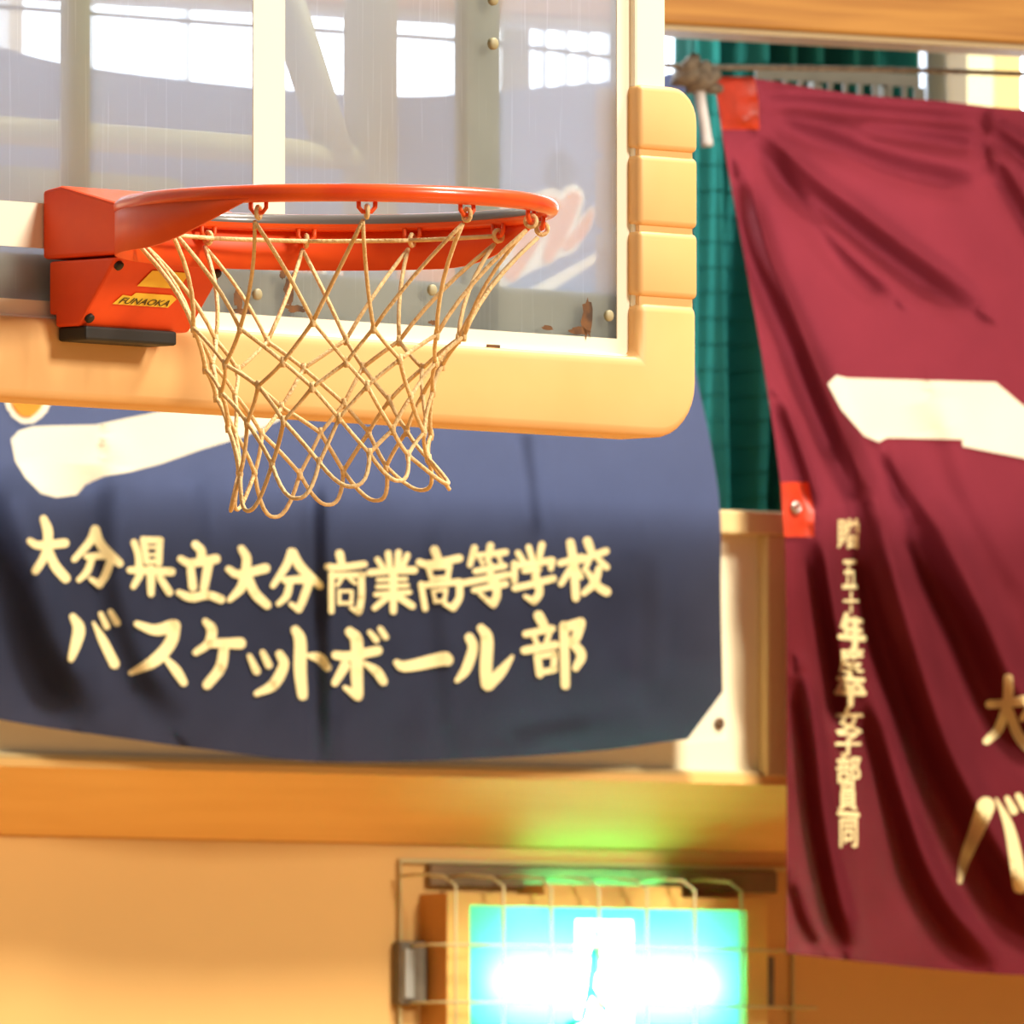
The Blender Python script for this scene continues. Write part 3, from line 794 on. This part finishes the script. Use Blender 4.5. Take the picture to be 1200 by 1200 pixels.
def limb(p, q, w0, w1):
    d = Vector((q[0] - p[0], q[1] - p[1])).normalized(); nx, nz = -d.y, d.x
    man.add([(p[0] + nx * w0, cS - 0.002, p[1] + nz * w0), (p[0] - nx * w0, cS - 0.002, p[1] - nz * w0),
             (q[0] - nx * w1, cS - 0.002, q[1] - nz * w1), (q[0] + nx * w1, cS - 0.002, q[1] + nz * w1)], [(0, 1, 2, 3)])
mxc, mzc = W(698, 1096, cS)
ell(mxc, mzc, 0.006, 0.010)
limb((mxc, mzc - 0.016), (mxc - 0.012, mzc - 0.085), 0.010, 0.008)
limb((mxc, mzc - 0.024), (mxc + 0.028, mzc - 0.050), 0.004, 0.003)
limb((mxc, mzc - 0.024), (mxc - 0.032, mzc - 0.040), 0.004, 0.003)
limb((mxc - 0.010, mzc - 0.082), (mxc + 0.018, mzc - 0.115), 0.007, 0.005)
limb((mxc + 0.018, mzc - 0.115), (mxc + 0.010, mzc - 0.155), 0.005, 0.004)
limb((mxc - 0.012, mzc - 0.082), (mxc - 0.026, mzc - 0.130), 0.007, 0.005)
limb((mxc - 0.026, mzc - 0.130), (mxc - 0.055, mzc - 0.135), 0.005, 0.004)
man.build('running_figure', 'signgreen', r)
tz = W(700, 1152, cS)[1]
MB().box(sx0 + 0.002, sx1 - 0.002, LOWER - 0.012, LOWER - 0.007, sz0 + 0.002, sz1 - 0.002).build('back_plate', 'conduit', r)
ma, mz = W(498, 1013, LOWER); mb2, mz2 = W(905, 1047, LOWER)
MB().box(ma, mb2, LOWER - 0.016, LOWER - 0.001, mz2, mz).build('dark_strip', 'darkbrown', r, bevel=0.003)  # dark brown strip added between soffit and sign case
MB().tube([(sx0 + 0.055, cS + 0.030, tz), (sx1 - 0.055, cS + 0.030, tz)], 0.009, 12).build('lamp_tube', 'tube', r, True)

r = wroot('wire_guard', 'cream wire cage standing off the wall in front of the exit sign', 'wire guard')
cW = 0.085
wz1_, wz0_ = W(700, 1038, cW)[1], fz0 - 0.03
for px in (534, 590, 646, 702, 758, 814, 869):
    x = W(px, 1040, cW)[0]
    L = [(x - 0.035, LOWER - 0.0192, wz1_ + 0.012), (x - 0.028, cW + 0.06, wz1_ + 0.014), (x - 0.012, cW + 0.015, wz1_ + 0.010), (x, cW, wz1_ - 0.004),
         (x, cW, wz0_ + 0.01), (x - 0.02, cW + 0.03, wz0_), (x - 0.03, LOWER - 0.004, wz0_)]
    MB().tube(L, 0.0026, 6).build('wire', 'wire', r, True)
for py in (1110, 1177, 1244, 1311):
    z = W(700, py, cW)[1]
    xa, xb = W(470, py, LOWER)[0], W(918, py, LOWER)[0]
    L = [(xa, LOWER - 0.004, z), (xa + 0.004, cW + 0.02, z), (xa + 0.02, cW, z), (xb - 0.02, cW, z), (xb - 0.004, cW + 0.02, z), (xb, LOWER - 0.004, z)]
    MB().tube(L, 0.0022, 6).build('wire', 'wire', r, True)
a, b = W(466, 1009, LOWER); a2, b2 = W(926, 1022, LOWER)
MB().tube([(a, LOWER - 0.006, wz0_ - 0.02), (a, LOWER - 0.006, b), (a2, LOWER - 0.006, b), (a2, LOWER - 0.006, wz0_ - 0.02)], 0.0045, 6).build('rim_wire', 'wire', r)
a, b = W(463, 1103, 0.19); a2, b2 = W(497, 1178, 0.19)
a2 = min(a2, fx0 - 0.004)
jb = MB().box(a, a2, 0.175, LOWER - 0.001, b2, b).build('latch', 'conduit', r, bevel=0.004)
MB().box(a + 0.004, a + 0.02, 0.168, 0.176, b2 + 0.01, b - 0.012).build('latch_plate', 'greypost', jb)
a, b = W(896, 1121, 0.17); a2, b2 = W(904, 1180, 0.17)
a = max(a, fx1 + 0.002); a2 = max(a2, a + 0.010)
MB().box(a, a2, 0.162, LOWER - 0.001, b2, b).build('hinge', 'conduit', r)

# ================================================================== BACKBOARD
gb = -0.15; gt = 0.90
r = broot('basketball_backboard', 'clear acrylic basketball backboard with white lines and yellow edge pads', 'backboard')
MB().box(-0.895, 0.895, 0.0, 0.010, gb, gt).build('acrylic_sheet', 'glass', r)
# printed lines: target rectangle and border
e = 0.0015
tq = MB()
tq.box(-0.295, -0.245, -e, 0.0, -0.03, 0.45).box(0.245, 0.295, -e, 0.0, -0.03, 0.45)
tq.box(-0.245, 0.245, -e, 0.0, -0.03, 0.02).box(-0.245, 0.245, -e, 0.0, 0.40, 0.45)
tq.build('target_rectangle', 'white', r)
ux0 = B(722, 60)[0]; ux1 = B(737, 60)[0]; ux2 = B(773, 60)[0]
bz1 = B(480, 381)[1]
ln = MB()
ln.box(ux0, ux2, -e, 0.0, gb, gt).box(-ux2, -ux0, -e, 0.0, gb, gt)
ln.box(-ux0, ux0, -e, 0.0, gt - 0.07, gt).box(-ux0, ux0, -e, 0.0, gb, bz1)
ln.build('border_line', 'white', r)
fr = MB()
fr.box(ux1, ux2, -0.010, 0.03, gb - 0.01, gt + 0.01).box(-ux2, -ux1, -0.010, 0.03, gb - 0.01, gt + 0.01)
fr.box(-ux1, ux1, -0.010, 0.03, gt - 0.02, gt + 0.01)
fr.build('edge_frame', 'white', r, bevel=0.004)
fr = MB().box(-ux1, ux1, -0.008, 0.03, gb - 0.01, B(480, 399)[1]).build('edge_frame', 'white', r, bevel=0.004)
# steel bars behind the sheet
s0, s1 = B(545, 60, 0.012)[0], B(585, 60, 0.012)[0]
for sgn in (1, -1):
    b_ = MB().box(min(sgn * s0, sgn * s1), max(sgn * s0, sgn * s1), 0.0105, 0.03, gb + 0.02, gt).build('steel_bar', 'steel', r, bevel=0.003)
    for py in (0, 52, -300):
        x, z = B(568, py, 0.01)
        MB().disc((sgn * x, -0.001, z), (0, -1, 0), 0.007, 0.006, 12).build('bolt', 'steel', b_, True)
hz1, hz0 = B(480, 328, 0.012)[1], B(480, 386, 0.012)[1]
hb = MB().box(-ux1, ux1, 0.0105, 0.034, hz0, hz1).build('steel_bar', 'steel', r, bevel=0.003)
for px, py in ((300, 345), (712, 370), (505, 340)):
    x, z = B(px, py, 0.0)
    MB().disc((x, 0.0, z), (0, -1, 0), 0.0065, 0.005, 12).build('bolt', 'steel', hb, True)
def blob(px, py, rx, rz, seed, name='rust_stain', par=hb, c=0.0):
    rd = random.Random(seed); x, z = B(px, py, c); n = 18
    vs = [(x + rx * (0.6 + 0.6 * rd.random()) * math.cos(i * 6.283 / n), c - 0.002, z + rz * (0.6 + 0.6 * rd.random()) * math.sin(i * 6.283 / n)) for i in range(n)]
    MB().add([(x, c - 0.002, z)] + vs, [(0, i + 1, (i + 1) % n + 1) for i in range(n)]).build(name, 'rust', par)
for a_ in ((338, 340, 0.009, 0.022, 1), (345, 362, 0.018, 0.005, 2), (278, 350, 0.008, 0.014, 3), (284, 365, 0.016, 0.004, 4), (686, 372, 0.010, 0.024, 5),
           (678, 388, 0.018, 0.005, 6), (506, 378, 0.008, 0.003, 7), (640, 384, 0.012, 0.003, 8), (330, 322, 0.006, 0.006, 9)):
    blob(*a_)
x, z = B(579, 408, -0.0105)
MB().box(x - 0.010, x + 0.010, -0.0105, -0.008, z - 0.004, z + 0.004).build('rust_stain', 'rust', r)

# edge pads
yp0, yp1 = -0.020, 0.055
pin, pout = B(750, 250, yp0)[0], B(819, 250, yp0)[0]
pz_in = B(742, 417, yp0)[1]
pz_out = B(700, 508, yp0)[1]
g1, g2, g3 = (B(785, y, yp0)[1] for y in (352, 269, 180))
ptop = B(780, 101, yp0)[1]
def arc(cx, cz, rad, a0, a1, n=8):
    return [(cx + rad * math.cos(R(a0 + (a1 - a0) * i / n)), cz + rad * math.sin(R(a0 + (a1 - a0) * i / n))) for i in range(n + 1)]
rad = 0.065
bot = [(-pout, g1 - 0.003)] + arc(-pout + rad, pz_out + rad, rad, 180, 270) + arc(pout - rad, pz_out + rad, rad, 270, 360) + \
      [(pout, g1 - 0.003), (pin, g1 - 0.003), (pin, pz_in), (-pin, pz_in), (-pin, g1 - 0.003)]
MB().prism(bot, yp0, yp1).build('bottom_pad', 'pad', r, True, bevel=0.012, seg=4)
for sgn in (1, -1):
    for za, zb_, top in ((g1, g2, False), (g2, g3, False), (g3, ptop, True)):
        za += 0.003; zb_ -= 0.0 if top else 0.003
        if top:
            poly = [(pin, za), (pout, za)] + arc(pout - 0.04, zb_ - 0.04, 0.04, 0, 90, 6) + [(pin, zb_)]
        else:
            poly = [(pin, za), (pout, za), (pout, zb_), (pin, zb_)]
        poly = [(sgn * a, b) for a, b in poly]
        MB().prism(poly, yp0, yp1).build('side_pad', 'pad', r, True, bevel=0.007, seg=4)
# bridge pieces in the grooves so that the pad is one run
for sgn in (1, -1):
    for zc in (g1, g2, g3):
        MB().box(min(sgn * (pin + 0.004), sgn * (pout - 0.004)), max(sgn * (pin + 0.004), sgn * (pout - 0.004)), yp0 + 0.005, yp1 - 0.01, zc - 0.012, zc + 0.012).build('pad_web', 'pad', r, bevel=0.003)

# stand behind the board, floor base out of frame to the left
r = broot('backboard_stand', 'pale green tubular stand carrying the backboard from behind', 'stand')
def pip(name, pts, rad_):
    return MB().tube(pts, rad_, 14).build(name, 'pipe', r, True)
c1 = 0.030
xa = B(88, 100, c1)[0]; pip('upright', [(xa, c1, hz1 + 0.002), (xa, c1, gt - 0.021)], 0.0165)
c2 = 0.30
xb = B(434, 100, c2)[0]; pip('upright', [(xb, c2, -0.02), (xb, c2, 1.0)], 0.031)
pA = B(322, -40, c2); pB = B(395, 190, c2)
pip('diagonal_brace', [(pA[0], c2, pA[1]), (pB[0], c2, pB[1])], 0.022)
hA = B(0, 152, c2)
pip('cross_tube', [(-0.45, c2, hA[1]), (xb, c2, hA[1])], 0.016)
hB_ = B(100, 232, 0.22)[1]
pip('cross_tube', [(B(5, 230, 0.22)[0], 0.22, hB_), (B(200, 230, 0.22)[0], 0.22, hB_)], 0.030)
pip('upright', [(-0.42, c2, -0.02), (-0.42, c2, 1.0)], 0.03)
for x in (-0.42, xb):
    pip('arm', [(x, c2, 0.95), (x * 0.4, 2.6, 0.55)], 0.03)
    pip('arm', [(x, c2, 0.97), (x, 0.03, 0.86)], 0.02)
pip('mast', [(0, 2.6, 0.75), (0, 2.6, -RIM.z + 0.25)], 0.07)
MB().box(-0.5, 0.5, 2.2, 3.6, -RIM.z, -RIM.z + 0.28).build('base', 'pipe', r, bevel=0.02)

# ================================================================== RIM
r = broot('basketball_hoop', 'orange breakaway basketball rim with bracket box bolted to the backboard', 'rim')
RC = (0.0, -0.376); RR = 0.234; RT = 0.0098
MB().tube([(RC[0] + RR * math.cos(i * 2 * math.pi / 96), RC[1] + RR * math.sin(i * 2 * math.pi / 96), 0) for i in range(96)], RT, 14, True).build('ring', 'ring', r, True)
# curved brace hugging the board side of the ring, deep at the middle and tapering to its ends
br = []
NBR = 60; H0 = 0.046; th = 0.004
for i in range(NBR + 1):
    f_ = -1 + 2 * i / NBR
    ang = R(90) + f_ * R(112)
    k_ = min(1.0, (1 - abs(f_)) / 0.34)
    hgt = H0 * math.sin(k_ * math.pi / 2) + 0.002
    ca, sa = math.cos(ang), math.sin(ang)
    for rr_, zz in ((RR + 0.004, -0.004), (RR + 0.004 + th, -0.004), (RR + 0.004 + th, -0.004 - hgt), (RR + 0.004, -0.004 - hgt)):
        br.append((RC[0] + rr_ * ca, RC[1] + rr_ * sa, zz))
fs = []
for i in range(NBR):
    for q in range(4):
        fs.append((i * 4 + q, i * 4 + (q + 1) % 4, (i + 1) * 4 + (q + 1) % 4, (i + 1) * 4 + q))
fs += [(0, 1, 2, 3), tuple(NBR * 4 + q for q in (3, 2, 1, 0))]
MB().add(br, fs).build('ring_brace', 'orange', r, True)
# bracket box
wL, wR = -0.085, 0.090
zt_, zs, zb2 = 0.034, -0.042, -0.118
top_d = 0.130
MB().prism_x([(-0.0025, zt_), (-0.03, zt_ + 0.004), (-top_d, zt_ - 0.022), (-top_d, zs), (-0.0025, zs)], wL, wR).build('bracket_head', 'orange_box', r, bevel=0.004)
MB().prism_x([(-0.011, zs - 0.003), (-top_d + 0.012, zs - 0.003), (-0.058, zb2), (-0.0212, zb2), (-0.0212, pz_in + 0.004), (-0.011, pz_in + 0.004)], wL + 0.002, wR - 0.002).build('bracket_body', 'orange_box', r, bevel=0.003)
MB().box(wL + 0.006, wR - 0.028, -0.066, -0.0212, zb2 - 0.016, zb2).build('rubber_foot', 'black', r, bevel=0.003)
MB().box(wR - 0.004, wR + 0.006, -0.10, -0.0025, zs - 0.002, zt_ - 0.03).build('hinge_plate', 'black', r)
MB().prism_x([(-top_d + 0.01, 0.002), (-0.136, 0.002), (-0.136, -0.040), (-top_d + 0.01, -0.042)], -0.03, 0.03).build('neck', 'orange', r, bevel=0.004)
# sloping front plate with bolts and stickers: own frame on the slanted face
p0 = Vector((0, -top_d + 0.012, zs - 0.003)); p1 = Vector((0, -0.058, zb2))
sl = (p1 - p0); SL = sl.length; sd = sl.normalized(); sn_ = Vector((0, -1, 0)); sn_ = (sn_ - sd * sn_.dot(sd)).normalized()
def onface(x, t, lift):
    q = p0 + sd * t + sn_ * lift
    return (x, q.y, q.z)
for x, t in ((wL + 0.010, 0.010), (wL + 0.010, SL - 0.012), (wR - 0.012, 0.012)):
    MB().tube([onface(x, t, 0), onface(x, t, 0.004), onface(x, t, 0.005)], [0.0055, 0.0055, 0.004], 10).build('bolt', 'black', r, True)
st1 = [onface(-0.020, 0.014, 0.0012), onface(0.038, 0.014, 0.0012), onface(0.034, 0.036, 0.0012), onface(-0.030, 0.036, 0.0012)]
MB().add(st1, [(0, 1, 2, 3)]).build('sticker', 'sticker', r)
stp = [(-0.052, 0.062), (-0.044, 0.049), (-0.030, 0.050), (-0.026, 0.045), (0.030, 0.045), (0.040, 0.050), (0.034, 0.062)]
st = MB().add([onface(a, b, 0.0012) for a, b in stp], [tuple(range(len(stp)))]).build('sticker', 'sticker', r)
me = text_mesh('FUNAOKA', 0.35, 0.012)
v2 = np.array([(v.co.x, v.co.y) for v in me.vertices]); lo, hi = v2.min(0), v2.max(0)
for v in me.vertices:
    a, b = (v.co.x - lo[0]) / (hi[0] - lo[0]), (v.co.y - lo[1]) / (hi[1] - lo[1])
    v.co = onface(-0.045 + 0.076 * a, 0.060 - 0.0085 * b, 0.0022)
link('lettering', me, 'ink', st)
# hooks for the net
PH = []
for k in range(12):
    a_cam = R(9 + 30 * k)                        # angle around the ring, 0 facing the photographer
    wx, wy = math.sin(a_cam), -math.cos(a_cam)
    lx = math.cos(THETA) * wx + math.sin(THETA) * wy
    ly = -math.sin(THETA) * wx + math.cos(THETA) * wy
    PH.append((lx, ly))
hook0 = MB().tube([(-0.009, 0, -0.007), (-0.009, 0, -0.015), (-0.005, 0, -0.020), (0.005, 0, -0.020), (0.009, 0, -0.015), (0.009, 0, -0.007)], 0.0026, 6).build('hook', 'orange', r, True)
for i, (lx, ly) in enumerate(PH):
    h_ = hook0 if i == 0 else hook0.copy()
    if i: COL.objects.link(h_); h_.parent = r
    h_.location = (RC[0] + lx * (RR - 0.0062), RC[1] + ly * (RR - 0.0062), 0)
    h_.rotation_euler = (0, 0, math.atan2(ly, lx) + math.pi / 2)

# ================================================================== NET
r = broot('basketball_net', 'cream cord basketball net hanging open from the orange rim', 'net')
LV = [(-0.0295, 0.2275, 0), (-0.139, 0.150, 1), (-0.172, 0.134, 0), (-0.206, 0.121, 1), (-0.242, 0.112, 0), (-0.282, 0.108, 1), (-0.318, 0.116, 0)]
def sway(z):
    """the net hangs a little askew: offset of its axis in world right / towards the photographer"""
    t = min(1, max(0, -z / 0.32))
    off = -0.017 * math.sin(min(t, 1.0) * math.pi * 0.9) + 0.010 * t * t
    wx, wy = off, 0.0
    return math.cos(THETA) * wx + math.sin(THETA) * wy, -math.sin(THETA) * wx + math.cos(THETA) * wy
rnd = random.Random(3)
knots = []
for li, (z, rr_, half) in enumerate(LV):
    row = []
    for k in range(12):
        ang = R(9 + 30 * (k + 0.5 * half)) + (rnd.uniform(-0.07, 0.07) if li else 0)
        wx, wy = math.sin(ang), -math.cos(ang)
        lx = math.cos(THETA) * wx + math.sin(THETA) * wy; ly = -math.sin(THETA) * wx + math.cos(THETA) * wy
        j = rnd.uniform(0.94, 1.06) if li else 1.0
        sx, sy = sway(z)
        zz = z + (rnd.uniform(-0.006, 0.006) if li else 0) - (0.016 * (-wx) * max(0, -z - 0.2) / 0.12 if li >= 5 else 0)
        row.append(Vector((RC[0] + lx * rr_ * j + sx, RC[1] + ly * rr_ * j + sy, zz)))
    knots.append(row)
CR = 0.0024
def strand(a, b, sag, name='cord'):
    c0 = Vector((RC[0], RC[1], 0)); mid = (a + b) / 2
    out = Vector((mid.x - c0.x, mid.y - c0.y, 0)).normalized()
    pts = []
    for i in range(7):
        t = i / 6; p = a.lerp(b, t); s_ = 4 * t * (1 - t)
        pts.append(p + out * sag * s_)
    return MB().tube(pts, CR, 6).build(name, 'cord', r, True)
for li in range(len(LV) - 2):
    half = LV[li][2]
    for k in range(12):
        a = knots[li][k]
        for s_ in ((0, -1) if half == 0 else (0, 1)):
            b = knots[li + 1][(k + s_) % 12]
            strand(a, b, -0.010 if li == 0 else -0.002)
for k in range(12):                              # open loops along the bottom edge
    a, b = knots[-2][k], knots[-2][(k + 1) % 12]; m_ = knots[-1][(k + 1) % 12]
    pts = []
    for i in range(13):
        t = i / 12; q = a.lerp(b, t)
        dz = 1 - abs(2 * t - 1) ** 2.4
        mid = (a + b) / 2
        pts.append(q + (m_ - mid) * dz)
    MB().tube(pts, CR, 6).build('cord', 'cord', r, True)
for li in range(1, len(LV) - 1):
    for k in range(12):
        p = knots[li][k]
        q = p + Vector((0, 0, 0.006)); s_ = p - Vector((0, 0, 0.006))
        kn = MB().tube([q, p, s_], [0.0026, 0.0036, 0.0026], 6)
        kn.build('knot', 'cord', r, True)
for k in range(12):
    lx, ly = PH[k]
    p = Vector((RC[0] + lx * (RR - 0.0062), RC[1] + ly * (RR - 0.0062), -0.020))
    t = Vector((-ly, lx, 0)); o_ = Vector((lx, ly, 0))
    L = [p + o_ * 0.0064 * math.cos(a * 0.5236) + Vector((0, 0, 0.0064 * math.sin(a * 0.5236))) for a in range(12)]
    MB().tube(L, 0.0026, 6, True).build('lashing', 'cord', r, True)
# cord run through the hooks on the far half
far = [k for k in range(12) if 110 < (9 + 30 * k) % 360 < 260]
for k in far[:-1]:
    a, b = [Vector((RC[0] + PH[j % 12][0] * 0.2185, RC[1] + PH[j % 12][1] * 0.2185, -0.021)) for j in (k, k + 1)]
    strand(a, b, 0.004, 'edge_cord')
